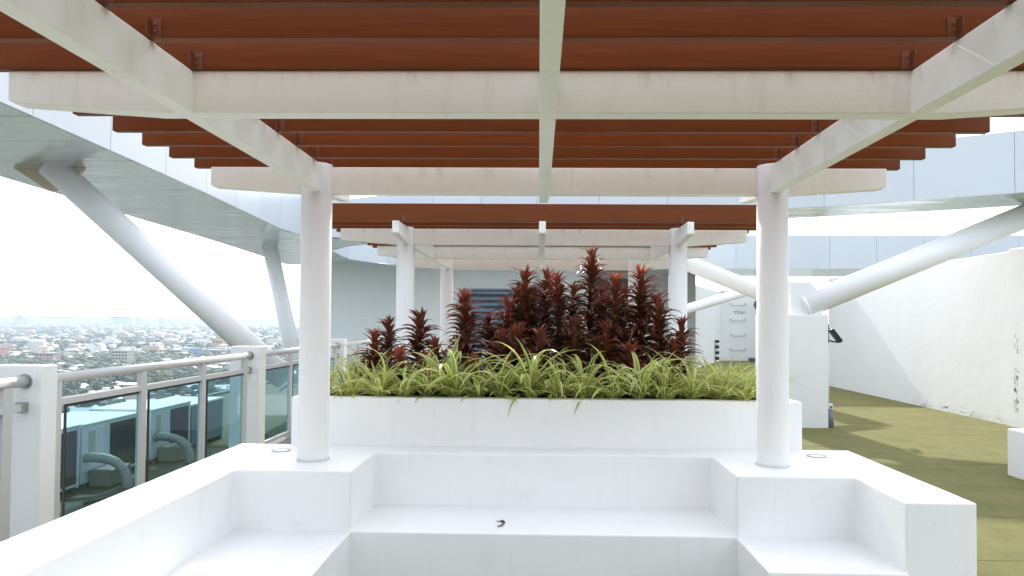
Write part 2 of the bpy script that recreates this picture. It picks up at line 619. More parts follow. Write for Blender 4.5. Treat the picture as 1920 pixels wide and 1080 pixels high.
# twig of dry leaf on the middle seat
tg = thing('dry_twig', 'small curled brown dry twig lying on the middle seat', 'twig', (-.224, 4.336, SEAT))
b = MB()
b.tube([(-.255, 4.39, SEAT + .010), (-.225, 4.372, SEAT + .014), (-.200, 4.345, SEAT + .016), (-.213, 4.31, SEAT + .008), (-.238, 4.285, SEAT + .007)], .004, 6, True, [.002, .004, .006, .0045, .003])
part('stalk', b, M['dry_leaf'], tg)
b = MB()
b.quad((-.232, 4.376, SEAT + .013), (-.205, 4.345, SEAT + .006), (-.194, 4.34, SEAT + .022), (-.215, 4.372, SEAT + .026))
part('leaf', b, M['dry_leaf'], tg)

# ------------------------------------------------------------------ pergolas
def beam_profile(a0, a1, za, zb, tap=.6, endh=.115):
    return [(a0, zb), (a0, zb - endh), (a0 + .018, zb - endh - .012), (a0 + tap, za), (a1 - tap, za), (a1 - .018, zb - endh - .012), (a1, zb - endh), (a1, zb)]

SLATS = [.515, .789, 1.064, 1.338, 1.612, 1.887, 2.161, 2.435, 2.74, 3.04, 3.345, 3.648, 3.943, 4.238, 4.538, 4.84]
def make_pergola():
    pg = thing('pergola', 'large white pergola overhead with red-brown roof slats, in front of the planter', 'pergola', (0.03, 2.78, 0))
    for yb in (1.045, 2.757, 4.505):
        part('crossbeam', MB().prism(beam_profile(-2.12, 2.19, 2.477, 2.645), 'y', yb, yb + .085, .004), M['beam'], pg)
    for xc in (-1.405, .03, 1.465):
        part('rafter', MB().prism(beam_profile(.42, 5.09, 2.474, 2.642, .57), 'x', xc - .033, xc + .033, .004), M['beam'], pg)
    for xc in (-1.43, 1.475):
        for yc in (1.09, 4.51):
            b = MB().tube([(xc, yc, .775), (xc, yc, .80), (xc, yc, 2.66)], .096, 40)
            part('column', b, M['column'], pg)
            jt = MB()
            ang = [2 * math.pi * k / 36 for k in range(37)]
            jt.tube([(xc + .097 * math.cos(a), yc + .097 * math.sin(a), .776 + .002 * math.sin(a * 7)) for a in ang], .008, 6, False, [.007 + .003 * math.sin(a * 5 + xc) for a in ang])
            part('base_joint', jt, M['joint'], pg)
    for yf in SLATS:
        dz = random.uniform(-.001, .001)
        x0, x1 = -2.25 + random.uniform(-.006, .006), 2.295 + random.uniform(-.006, .006)
        sl = part('roof_slat', MB().box(x0, x1, yf, yf + .047, 2.6475 + dz, 2.826 + dz, .0035), M['slat'], pg)
        for s, xr in ((1, -1.372), (-1, 1.432)):
            b = MB()
            xa, xb = (xr + .003, xr + .043) if s > 0 else (xr - .043, xr - .003)
            b.box(xa, xb, yf - .004, yf - .0005, 2.6465, 2.712, .0006)
            if s > 0: b.box(xa, xa + .004, yf - .030, yf - .004, 2.6465, 2.712, .0006)
            else: b.box(xb - .004, xb, yf - .030, yf - .004, 2.6465, 2.712, .0006)
            part('bracket', b, M['bracket'], sl)
            b = MB()
            for z in (2.668, 2.694):
                b.tube([((xa + xb) / 2, yf - .004, z), ((xa + xb) / 2, yf - .008, z)], .0045, 8)
            part('bolt', b, M['bolt'], sl)
    return pg

pg1 = make_pergola()
pg2 = copy_tree(pg1)
pg2.location = (0.03, 2.78 + 6.46, 0)
pg2['label'] = 'second smaller-looking white pergola with brown slats behind the planter'
pg1['group'] = pg2['group'] = 'pergolas in a row along the terrace'

# bench under the far pergola (only its top shows between the plants)
b2 = thing('low_plinth_wall', 'low white plinth wall under the columns of the second pergola', 'plinth', (0, 9.2, 0))
for x0, x1 in ((-2.13, -1.1), (1.16, 2.19)):
    for y0, y1 in ((6.98, 7.95), (10.55, 11.5)):
        part('plinth', MB().box(x0, x1, y0, y1, -.01, .7755, .009, 2), M['bench'], b2)

# ------------------------------------------------------------------ planter
pl = thing('planter', 'long low white plastered planter box full of plants behind the bench', 'planter', (.05, 5.9, 0))
X0, X1, Y0, Y1, PZ = -1.765, 1.86, 5.05, 6.75, 1.113
b = MB()
b.box(X0, X1, Y0, Y0 + .11, -.01, PZ, .010, 2)
b.box(X0 + .003, X1 - .003, Y1 - .11, Y1, -.01, PZ - .002, .010, 2)
b.box(X0 + .002, X0 + .11, Y0 + .05, Y1 - .05, -.01, PZ - .001, .010, 2)
b.box(X1 - .11, X1 - .002, Y0 + .05, Y1 - .05, -.01, PZ - .001, .010, 2)
part('planter_wall', b, M['bench'], pl)
part('soil', MB().box(X0 + .05, X1 - .05, Y0 + .05, Y1 - .05, .2, PZ - .018), M['soil'], pl)

# ------------------------------------------------------------------ leaf builder
def leaf_mesh(name, L, w, e0, e1, mat, nseg=8, fold=.35, curl=1.4, side=0.0, tipw=.06):
    """leaf along +x from the origin; elevation goes from e0 to e1 (deg) along its length"""
    vs, uvs, fs = [], [], []
    x = z = yy = 0.0
    for i in range(nseg + 1):
        u = i / nseg
        e = R(e0 + (e1 - e0) * u ** curl)
        ww = w * (0.55 + 0.45 * min(1, u * 4)) * (1 - max(0, (u - .45) / .55) ** 1.7) + w * tipw * (u < 1)
        if i == nseg: ww = w * .02
        nx, nz = -math.sin(e), math.cos(e)
        for k, vv in enumerate((-.5, 0, .5)):
            lift = abs(vv) * 2 * fold * ww * .5
            vs.append((x + nx * lift, yy + vv * ww, z + nz * lift))
            uvs.append((vv + .5, u))
        st = L / nseg
        x += st * math.cos(e)
        z += st * math.sin(e)
        yy += side * st * u
    for i in range(nseg):
        for k in range(2):
            a = i * 3 + k
            fs.append((a, a + 1, a + 4, a + 3))
    me = bpy.data.meshes.new(name)
    me.from_pydata(vs, [], fs)
    ul = me.uv_layers.new(name='UVMap')
    ul.data.foreach_set('uv', [c for l in me.loops for c in uvs[l.vertex_index]])
    me.polygons.foreach_set('use_smooth', [True] * len(me.polygons))
    me.materials.append(mat)
    return me

# dracaenas: leaf stages from young (upright) to old (arched down)
stages = []
for (e0, e1, L, w) in ((86, 72, .14, .022), (76, 20, .17, .028), (58, -34, .185, .032), (42, -62, .195, .034), (18, -76, .19, .033)):
    stages.append([leaf_mesh('leaf', L * random.uniform(.88, 1.12), w * random.uniform(.85, 1.1), e0 + random.uniform(-6, 6),
                             e1 + random.uniform(-12, 12), M['dracaena'], 8, .5, 1.2, random.uniform(-.25, .25)) for _ in range(4)])

def dracaena(x, y, ztop, label, zbase=1.02, size=1.0, red=0.5, dens=105, lean=0.0):
    r = thing('dracaena_plant', label, 'plant', (x, y, zbase), 'red-leaved dracaenas in the planter')
    H = ztop - .10 - zbase
    lx, ly = random.uniform(-.05, .05) + lean, random.uniform(-.05, .05)
    def axis(t):
        return Vector((lx * t * t, ly * t * t, H * t))
    st = MB().tube([axis(k / 8) for k in range(9)], .012, 8, True, [.016 - .009 * k / 8 for k in range(9)])
    link('stem', st.mesh('stem', M['stem']), r)
    n = min(296, int(dens * 2.1 * H) + 26)
    az = random.uniform(0, 6)
    for k in range(n):
        t = 1 - (k / n) ** 1.02 * .97
        if k < 22: t = 1 - k * .0022
        depth = (1 - t) * H                      # distance below the tip
        az += 2.39996 + random.uniform(-.25, .25)
        si = 0 if k < 8 else 1 if depth < .09 else 2 if depth < .30 else 3 if depth < .62 else 4
        if random.random() < .25 and 0 < si < 4: si += random.choice((-1, 1))
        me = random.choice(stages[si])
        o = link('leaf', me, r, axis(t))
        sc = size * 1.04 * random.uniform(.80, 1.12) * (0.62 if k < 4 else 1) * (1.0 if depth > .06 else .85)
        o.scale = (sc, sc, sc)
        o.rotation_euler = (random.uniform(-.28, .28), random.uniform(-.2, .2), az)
        q = random.random()
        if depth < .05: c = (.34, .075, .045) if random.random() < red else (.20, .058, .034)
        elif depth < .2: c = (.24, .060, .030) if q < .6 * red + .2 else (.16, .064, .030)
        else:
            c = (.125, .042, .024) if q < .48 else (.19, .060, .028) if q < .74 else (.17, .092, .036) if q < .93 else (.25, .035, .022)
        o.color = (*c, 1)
    return r

D = [(-1.212, 5.78, 1.710, 'small narrow red dracaena second from the left end of the planter', .88, .3),
     (-1.33, 5.65, 1.60, 'shortest rusty orange dracaena at the left end of the planter', .95, .8),
     (-1.00, 5.82, 1.755, 'bushy red dracaena third from the left, before the far left column', 1.08, .35),
     (-1.08, 5.5, 1.46, 'low bright red dracaena half hidden in grass below the left pair', .95, .9),
     (-.80, 5.62, 1.55, 'low dark dracaena in the gap left of the louvred window', .9, .3),
     (-.90, 5.5, 1.42, 'low rusty dracaena in the grass right of the bushy left one', .95, .7),
     (-.575, 5.75, 1.925, 'broad dracaena before the left edge of the louvred window', 1.08, .6),
     (-.64, 6.05, 1.93, 'slim red-tipped dracaena behind the broad one by the louvred window', .8, .9),
     (-.45, 5.45, 1.42, 'low crimson dracaena in front of the broad one by the louvred window', .85, .9),
     (-.29, 5.85, 1.89, 'medium dracaena before the middle of the louvred window', .95, .6),
     (-.105, 6.0, 2.13, 'tall dark dracaena with a pointed red tip, leftmost of the tall middle group', 1.0, .5),
     (.06, 6.15, 2.13, 'tall dracaena with a spreading red top beside the pointed one', 1.05, .8),
     (.19, 5.9, 2.085, 'tall red-tipped dracaena just left of the tallest plant', 1.0, .8),
     (.415, 5.95, 2.31, 'tallest dracaena with its reddish spire rising above all the others', 1.0, .5),
     (.29, 5.6, 1.72, 'dark maroon dracaena low in front of the tallest one', 1.0, .1),
     (.61, 5.8, 2.07, 'dracaena with a clear bright red tip right of the tallest plant', 1.0, .9),
     (.85, 5.9, 2.13, 'thick fiery red-topped dracaena, the last tall one on the right', 1.15, 1.0),
     (1.0, 5.75, 1.92, 'mid-height crimson dracaena leaning out beside the fiery one', 1.0, .6),
     (.72, 5.5, 1.52, 'low dark red dracaena in front of the fiery one', .95, .4),
     (1.15, 5.85, 1.72, 'small dark purple dracaena standing alone at the right end', .95, .1),
     (-.20, 6.2, 1.98, 'dark dracaena filling the back row left of the tall middle group', 1.05, .2),
     (.30, 6.3, 2.02, 'dark dracaena filling the back row behind the tallest one', 1.05, .2),
     (.73, 6.2, 1.98, 'dark dracaena filling the back row between the two red-topped right ones', 1.05, .3),
     (-.40, 6.1, 1.74, 'reddish dracaena low in the back row before the louvred window', 1.0, .4),
     (.50, 5.6, 1.66, 'deep maroon dracaena low between the tallest and the red-tipped one', 1.05, .1),
     (1.06, 5.6, 1.56, 'low brownish dracaena at the foot of the small purple one', .95, .3),
     (-.17, 5.6, 1.66, 'deep maroon dracaena low in front of the pointed tall one', 1.0, .15),
     (-.30, 5.6, 1.60, 'low brown-red dracaena before the medium one by the louvred window', 1.0, .5),
     (-.06, 6.3, 1.95, 'dark dracaena hidden in the back row behind the pointed tall one', 1.05, .2),
     (.90, 6.25, 1.90, 'dark dracaena hidden in the back row behind the fiery one', 1.05, .3),
     (.52, 6.25, 1.98, 'dark dracaena hidden in the back row right of the tallest one', 1.05, .2),
     (.03, 5.55, 1.62, 'dark low dracaena in the middle of the front of the group', 1.0, .15)]
for (x, y, zt, lab, sz, rd) in D:
    dracaena(x, y, zt, lab, 1.02, sz, rd, 105 if zt > 1.8 else 120)

# spider plants
def blade_set(n, L0, L1, w0, w1):
    out = []
    for k in range(n):
        L = random.uniform(L0, L1)
        e0 = random.uniform(38, 80)
        e1 = (random.uniform(-88, -50), random.uniform(-80, -25), random.uniform(-45, 10), random.uniform(0, 35))[k % 4]
        out.append(leaf_mesh('blade', L, random.uniform(w0, w1), e0, e1, M['spider'], 10, .45, random.uniform(1.1, 2.2), random.uniform(-.3, .3), .05))
    return out
broad = blade_set(18, .34, .60, .028, .042)
fine = blade_set(18, .30, .58, .016, .024)
droops = [leaf_mesh('blade', random.uniform(.22, .34), random.uniform(.026, .034), random.uniform(24, 46), random.uniform(-38, -8), M['spider'], 8, .4, 1.5, random.uniform(-.3, .3), .05) for _ in range(5)]

hangs = [leaf_mesh('blade', random.uniform(.20, .34), random.uniform(.020, .028), random.uniform(14, 26), random.uniform(-88, -68), M['spider'], 10, .4, .9, random.uniform(-.2, .2), .05) for _ in range(4)]

def spider(x, y, label, n=26, size=1.0, yellow=.5, z=1.10):
    r = thing('spider_plant', label, 'plant', (x, y, z), 'variegated spider plants in the planter')
    az = random.uniform(0, 6)
    size *= random.uniform(.80, 1.16)
    n = int(n * random.uniform(.75, 1.15))
    tx, ty = random.uniform(-.22, .22), random.uniform(-.22, .22)
    for k in range(n):
        az += 2.39996 + random.uniform(-.9, .9)
        me = random.choice(droops) if k < n * .24 else random.choice(fine if yellow > .6 else broad)
        rr = random.uniform(0, .035)
        o = link('blade', me, r, (rr * math.cos(az), rr * math.sin(az), 0))
        s = size * random.uniform(.72, 1.12)
        o.scale = (s, s * random.uniform(.85, 1.15), s)
        o.rotation_euler = (tx + random.uniform(-.32, .32), ty + random.uniform(-.30, .30), az)
        q = random.random()
        c = (.27, .40, .050) if q < .45 else (.42, .50, .085) if q < .45 + .55 * yellow else (.17, .27, .04)
        if q > .96: c = (.42, .28, .08)
        o.color = (*c, 1)
    if y < 5.37:
        for k in range(4):
            o = link('blade', random.choice(droops), r, (random.uniform(-.06, .06), random.uniform(-.05, .0), .015))
            o.rotation_euler = (random.uniform(-.15, .15), random.uniform(-.1, .15), -1.57 + random.uniform(-1.25, 1.25))
            z_ = random.uniform(.62, .95)
            o.scale = (z_, z_, z_)
            o.color = random.choice(((.30, .38, .06, 1), (.20, .30, .045, 1), (.45, .42, .10, 1), (.36, .42, .08, 1)))
        for k in range(random.choice((0, 0, 0, 0, 1))):
            o = link('blade', random.choice(hangs), r, (random.uniform(-.08, .08), 5.17 - y, .022))
            o.rotation_euler = (0, 0, -1.57 + random.uniform(-.7, .7))
            o.color = (.30, .36, .06, 1) if random.random() < .7 else (.42, .36, .09, 1)
    return r

xs = -1.58
nfront = 0
while xs < 1.60:
    edge = 'left' if xs < -.9 else 'right' if xs > .95 else 'middle'
    ORD = ('first', 'second', 'third', 'fourth', 'fifth', 'sixth', 'seventh', 'eighth', 'ninth', 'tenth', 'eleventh', 'twelfth', 'thirteenth', 'fourteenth',
           'fifteenth', 'sixteenth', 'seventeenth', 'eighteenth', 'nineteenth', 'twentieth')
    spider(xs, random.uniform(5.175, 5.235), ('yellow-green striped spider plant' if edge != 'middle' else 'green and cream spider plant')
           + ' on the front edge, ' + ORD[nfront] + ' along from the left column',
           32, .98 if edge == 'middle' else .96, .35 if edge == 'middle' else .8)
    nfront += 1
    xs += random.uniform(.165, .215)
for (x, y) in [(1.22, 5.50), (1.38, 5.48), (1.50, 5.62), (1.30, 5.85), (1.45, 5.95), (1.50, 6.25), (1.30, 6.3), (1.52, 5.42), (1.12, 5.42), (1.4, 5.7), (1.2, 5.68), (1.63, 5.45), (1.63, 5.7), (1.62, 5.28), (1.6, 6.0)]:
    spider(x, y, 'bright yellow spider plant massed at the right end of the planter', 38, .84, .95)
for (x, y) in [(-1.36, 5.6), (-1.46, 5.75), (-1.42, 6.05), (-1.32, 6.3), (-1.48, 5.45), (-1.15, 5.45), (-.92, 5.5), (-1.44, 6.4)]:
    spider(x, y, 'yellow-green spider plant massed at the left end of the planter', 36, .98, .85)
for (x, y) in [(-.72, 5.44), (-.35, 5.44), (.0, 5.42), (.35, 5.43), (.62, 5.42), (.9, 5.44)]:
    spider(x, y, 'green spider plant sending up long blades before the red stems', 16, 1.08, .4)

# ------------------------------------------------------------------ railing
RX = -3.52
def pillar(y0, y1, label):
    b = MB().box(-3.765, -3.40, y0, y1, -.3, 1.335, .008, 2)
    return single('railing_pillar', b, M['plaster'], label, 'pillar', 'white railing pillars', (-3.58, (y0 + y1) / 2, 0))
PIL = [(1.05, 1.22, 'white railing pillar nearest the viewer, at the left edge'), (4.80, 4.955, 'white square railing pillar at the near end of the glass balustrade'),
       (8.59, 8.80, 'white square railing pillar before the foot of the long diagonal tube'), (12.35, 12.55, 'third white railing pillar, seen just right of the left column'),
       (16.1, 16.3, 'farthest white railing pillar')]
for a in PIL: pillar(*a)
SEG = [(1.22, 4.80, [1.4, 2.5, 3.6, 4.62], 'nearest'), (4.955, 8.59, [5.11, 6.24, 7.37, 8.43], 'middle'),
       (8.80, 12.35, [8.95, 10.0, 11.1, 12.2], 'third'), (12.55, 16.1, [12.7, 13.8, 14.9, 15.95], 'far')]
RL = {'nearest': 'near glass balustrade section cut by the left edge of the frame', 'middle': 'glass balustrade section between the two left pillars, before the outdoor units',
      'third': 'short-looking glass balustrade section between second pillar and left column', 'far': 'distant glass balustrade section right of the left column'}
for (y0, y1, posts, nm) in SEG:
    rl = thing('glass_railing', RL[nm], 'railing', (RX, (y0 + y1) / 2, 0), 'glass railing sections along the left side')
    hr = part('handrail', MB().tube([(RX, y0 - .002, 1.226), (RX, y1 + .002, 1.226)], .0375, 24), M['rail'], rl)
    for ye, s in ((y0, 1), (y1, -1)):
        b = MB().tube([(RX, ye, 1.226), (RX, ye + s * .008, 1.226)], .052, 24)
        part('flange', b, M['steel'], hr)
    mrl = part('mid_rail', MB().box(RX - .022, RX + .022, y0 - .002, y1 + .002, 1.025, 1.075, .003), M['rail'], rl)
    for ye, s in ((y0, 1), (y1, -1)):
        part('end_bracket', MB().box(RX - .030, RX + .030, min(ye, ye + s * .05), max(ye, ye + s * .05), 1.015, 1.085, .002), M['steel'], mrl)
    for yp in posts:
        part('post', MB().box(RX - .024, RX + .024, yp - .042, yp + .042, -.012, 1.20, .003), M['rail'], rl)
    part('bottom_rail', MB().box(RX - .02, RX + .02, y0, y1, .06, .10, .002), M['rail'], rl)
    for ya, yb in zip(posts, posts[1:]):
        ga, gb = ya + .118, yb - .055
        gp = part('glass_panel', MB().box(RX - .004, RX + .004, ga, gb, .11, 1.0015), M['glass'], rl)
        b = MB().box(RX - .009, RX + .009, ga, gb, 1.002, 1.0235)
        b.box(RX - .009, RX + .009, ga - .012, ga - .0005, .11, 1.0235)
        part('gasket', b, M['dark_gasket'], gp)

# ------------------------------------------------------------------ outdoor units on the lower roof
def unit(y0, y1, ztop, kind, label, xf=-8.4, depth=1.35):
    u = thing('outdoor_unit', label, 'air conditioner', (xf - depth / 2, (y0 + y1) / 2, -1.5), 'outdoor units on the lower roof')
    g = .03
    part('casing', MB().box(xf - depth, xf, y0 + g, y1 - g, -1.40, ztop - .05, .01), M['ac_white' if kind != 'blue' else 'ac_panel'], u)
    part('lid', MB().box(xf - depth - .02, xf + .025, y0 + g - .015, y1 - g + .015, ztop - .05, ztop, .01), M['ac_white'], u)
    b = MB()
    for yy in (y0 + .1, y1 - .2):
        b.box(xf - depth, xf, yy, yy + .1, -1.5, -1.40)
    part('base_rail', b, M['ac_grey'], u)
    if kind == 'dark': gr = (y0 + .08, y1 - .12)
    elif kind == 'half': gr = (y0 + .47 * (y1 - y0), y1 - .13)
    else: gr = None
    if gr:
        gp = part('grille', MB().box(xf, xf + .012, gr[0], gr[1], -1.34, ztop - .10), M['ac_grey'], u)
        b = MB()
        nn = int((gr[1] - gr[0]) / .05)
        for k in range(nn):
            yy = gr[0] + (k + .5) * (gr[1] - gr[0]) / nn
            b.box(xf + .012, xf + .022, yy - .006, yy + .006, -1.33, ztop - .11)
        b.mesh  # joined fins
        f = part('grille_fins', b, M['ac_fin'], gp)
        f['kind'] = 'stuff'
    if kind == 'half':
        part('rating_plate', MB().box(xf, xf + .004, y0 + .22, y0 + .42, ztop - .62, ztop - .16), M['label'], u)
        part('access_panel', MB().box(xf, xf + .008, y0 + .50, gr[0] - .03, ztop - .9, ztop - .12, .003), M['ac_white'], u)
    part('corner_post', MB().box(xf - .02, xf + .02, y1 - .10, y1 - .045, -1.42, ztop - .06, .004), M['ac_white'], u)
    return u
unit(11.35, 12.90, -.27, 'dark', 'dark-fronted outdoor unit beside the near pillar, seen through glass')
unit(12.92, 14.80, -.29, 'half', 'outdoor unit with half white half dark front behind the first full pane')
unit(15.25, 17.02, -.30, 'half', 'outdoor unit with half white half dark front behind the second pane')
unit(17.06, 18.85, -.40, 'blue', 'plain blue-grey outdoor unit farthest along the lower roof')
for (yy, lab) in ((13.05, 'lagged white pipe elbow curving down beside the near outdoor unit'), (15.45, 'lagged white pipe elbow curving down beside the farther outdoor unit')):
    pts = spline([(-8.42, yy, -.93), (-8.2, yy + .02, -.92), (-7.9, yy + .08, -1.0), (-7.72, yy + .12, -1.22), (-7.66, yy + .14, -1.51)], 6)
    d = thing('insulated_duct', lab, 'pipe', (-8.0, yy, -1.5), 'lagged pipes on the lower roof')
    part('pipe', MB().tube(pts, .088, 16, True, [.088 * (1 + .06 * math.sin(k * 2.1)) for k in range(len(pts))]), M['lagging'], d)
    for k in (8, 16):
        part('clamp_band', MB().tube([pts[k], pts[k] + (pts[k + 1] - pts[k]) * .5], .098, 16), M['steel'], d)
    part('cover_box', MB().box(-8.38, -7.95, yy + .05, yy + .75, -1.49, -1.15, .05, 3), M['cover'], d)
for k in range(5):
    z = -1.44
    yy = 11.8 + k * 1.55
    b = MB().tube(spline([(-7.6 + .1 * k, yy, z), (-7.3, yy + .6, z + .02), (-7.45, yy + 1.4, z)], 5), .03, 8)
    single('roof_cable', b, M['dark_gasket'], 'black cable lying along the lower roof before the outdoor units', 'cable', 'cables on the lower roof', (-7.5, yy, -1.5))

# ------------------------------------------------------------------ ring canopy
SZ, FZ = 3.66, 4.60
inner = [(-4.5, -3), (-5.02, 6.44), (-5.3, 11), (-5.49, 13.15), (-5.68, 15.6), (-5.62, 16.7)]
front = [(-5.62, 16.7), (-5.40, 17.12), (-5.05, 17.22), (-4.55, 17.0), (-3.5, 16.35), (-1.0, 14.8), (1.7, 13.45), (4.39, 12.34), (7.27, 10.77), (10.2, 8.6), (13.2, 5.6)]
back = [(-5.97, 20.14), (-5.62, 19.5), (-5.05, 18.8), (-4.47, 18.4), (-3.3, 17.5), (-.7, 15.95), (2.1, 14.5), (4.9, 13.39), (8.04, 11.9), (11.0, 9.7), (14.1, 6.6)]
outer = [(-6.9, -3), (-7.45, 7.5), (-7.68, 11.1), (-7.95, 14.5), (-8.25, 18.0), (-8.6, 21), (-9.0, 25.2)]
inner_far = [(-5.62, 16.7), (-5.97, 20.14), (-6.0, 22), (-6.0, 25.2)]
V3 = lambda P, z=0: [Vector((a, b, z)) for a, b in P]

def fascia(parent, pts, z0, z1, step, thick=.03, gap=.011, zs=None):
    """cladding panels standing along a plan curve; each one an object"""
    P = resample(spline(pts, 14), step)
    bk_ = MB()
    for a, b in zip(P, P[1:]):
        d = (b - a)
        nn_ = Vector((d.normalized().y, -d.normalized().x, 0)) * .008
        qa, qb = a + nn_, b + nn_
        ha, hb = (a.z if zs else z0), (b.z if zs else z0)
        bk_.quad(Vector((qa.x, qa.y, ha + .01)), Vector((qb.x, qb.y, hb + .01)), Vector((qb.x, qb.y, hb + z1 - z0 - .01)), Vector((qa.x, qa.y, ha + z1 - z0 - .01)))
    bmesh.ops.remove_doubles(bk_.bm, verts=bk_.bm.verts, dist=1e-4)
    part('joint_seal', bk_, M['sealant'], parent)
    for a, b in zip(P, P[1:]):
        d = (b - a)
        dn = d.normalized()
        n = Vector((dn.y, -dn.x, 0))
        a2, b2 = a + dn * gap / 2, b - dn * gap / 2
        za0 = a.z if zs else z0
        zb0 = b.z if zs else z0
        h = z1 - z0
        bmx = bmesh.new()
        v = []
        for q, zz in ((a2, za0), (b2, zb0)):
            for off in (0, thick):
                for hh in (0, h):
                    v.append(bmx.verts.new((q.x + n.x * off, q.y + n.y * off, zz + hh)))
        for f in ((0, 1, 3, 2), (4, 6, 7, 5), (0, 4, 5, 1), (2, 3, 7, 6), (0, 2, 6, 4), (1, 5, 7, 3)):
            bmx.faces.new([v[i] for i in f])
        bmesh.ops.recalc_face_normals(bmx, faces=bmx.faces)
        w = MB(); w.bm.free(); w.bm = bmx
        part('fascia_panel', w, M['fascia'], parent)

def strip(parent, A, B, z, n, panels=True, zr=None):
    """soffit panels and a roof skin between two plan curves"""
    A = resample(spline(A, 12), 0.02) if len(A) < 400 else A
    B = resample(spline(B, 12), 0.02)
    ia = [A[round(k * (len(A) - 1) / n)] for k in range(n + 1)]
    ib = [B[round(k * (len(B) - 1) / n)] for k in range(n + 1)]
    for k in range(n):
        g = .004
        a0, a1 = ia[k].lerp(ia[k + 1], g), ia[k].lerp(ia[k + 1], 1 - g)
        b0, b1 = ib[k].lerp(ib[k + 1], g), ib[k].lerp(ib[k + 1], 1 - g)
        w = MB()
        ss = 4
        tl = [random.uniform(-.0025, .0025) for _ in range(4)]
        zz = (lambda q: q.z) if zr else (lambda q: z)
        c = [Vector((q.x, q.y, zz(q) + tl[i])) for i, q in enumerate((a0, a1, b1, b0))]
        up = Vector((0, 0, .03))
        w.quad(c[0], c[1], c[2], c[3])
        w.quad(c[0] + up, c[1] + up, c[2] + up, c[3] + up)
        for i in range(4):
            w.quad(c[i], c[(i + 1) % 4], c[(i + 1) % 4] + up, c[i] + up)
        bmesh.ops.remove_doubles(w.bm, verts=w.bm.verts, dist=1e-5)
        bmesh.ops.recalc_face_normals(w.bm, faces=w.bm.faces)
        part('soffit_panel', w, M['soffit'], parent)
    w = MB()
    for k in range(n):
        for zo in ((.035, .94) if True else ()):
            q = [Vector((p_.x, p_.y, (p_.z if zr else z) + zo)) for p_ in (ia[k], ia[k + 1], ib[k + 1], ib[k])]
            w.quad(*q)
    bmesh.ops.remove_doubles(w.bm, verts=w.bm.verts, dist=1e-5)
    part('canopy_core', w, M['sealant'], parent)

ca = thing('ring_canopy', 'pale blue clad curved roof canopy with a shiny grey underside sweeping round the terrace', 'canopy', (-6, 10, SZ))
nL = 20
strip(ca, V3(inner), V3(outer[:5] + [(-8.1, 16.7)] if False else [(-6.9, -3), (-7.45, 7.5), (-7.68, 11.1), (-7.95, 14.0), (-8.12, 16.7)]), SZ, nL)
strip(ca, V3(inner_far), V3([(-8.12, 16.7), (-8.35, 19.2), (-8.65, 22), (-9.0, 25.2)]), SZ, 8)
strip(ca, V3(front), V3(back), SZ, 26)
fascia(ca, V3(inner), SZ, FZ, 1.45)
fascia(ca, V3(front), SZ, FZ, 1.30)
fascia(ca, list(reversed(V3(back))), SZ, FZ, 1.45)
fascia(ca, list(reversed(V3([(-6.9, -3), (-7.45, 7.5), (-7.68, 11.1), (-7.95, 14.0), (-8.12, 16.7), (-8.35, 19.2), (-8.65, 22), (-9.0, 25.2)]))), SZ, FZ, 1.45)

# far band of the canopy
band = [(-5.97, 20.14, 3.66), (-5.95, 21.0, 3.58), (-5.63, 21.8, 3.50), (-4.9, 22.2, 3.45), (-4.0, 22.3, 3.40), (-1.0, 21.7, 3.33), (2.0, 21.0, 3.28),
        (4.5, 20.55, 3.245), (8.0, 20.5, 3.25), (13.5, 20.5, 3.28), (19, 20.5, 3.30)]
bandb = [(-6.2, 25.0, 3.66), (-5.5, 25.2, 3.60), (-4.9, 25.3, 3.55), (-4.2, 25.4, 3.5), (-3.2, 25.5, 3.45), (-.8, 25.3, 3.38), (2.0, 25.0, 3.32), (4.6, 24.4, 3.29), (8.0, 24.4, 3.29), (13.5, 24.4, 3.3), (19, 24.4, 3.3)]
cb = thing('straight_canopy', 'straight pale blue clad canopy band across the back of the terrace', 'canopy', (5, 21, 3.25))
fascia(cb, [Vector(p_) for p_ in band], 0, .95, 1.32, zs=True)
strip(cb, [Vector(p_) for p_ in band], [Vector(p_) for p_ in bandb], 0, 18, zr=True)

# diagonal tubes
def strut(a, b, r, label, seg=32):
    a, b = Vector(a), Vector(b)
    s = thing('diagonal_strut', label, 'steel tube', a, 'white tubular canopy supports')
    part('tube', MB().tube([a, b], r, seg), M['pipe'], s)
    d = (b - a).normalized()
    part('weld_collar', MB().tube([a + d * .02, a + d * .06], r + .012, seg), M['pipe'], s)
    return s
s1 = strut((-3.72, 10.53, .73), (-6.44, 9.14, 3.69), .175, 'long white diagonal tube propping the left canopy, its top by a beige patch')
b = MB().prism([(-6.98, 3.652), (-6.02, 3.652), (-6.22, 3.42), (-6.48, 3.34)], 'y', 9.20, 9.25)
part('gusset_plate', b, M['beige_board'], s1)
s2 = strut((-6.42, 19.02, -.1), (-7.27, 18.92, 3.69), .20, 'second white diagonal tube, short and steep beside the left column')

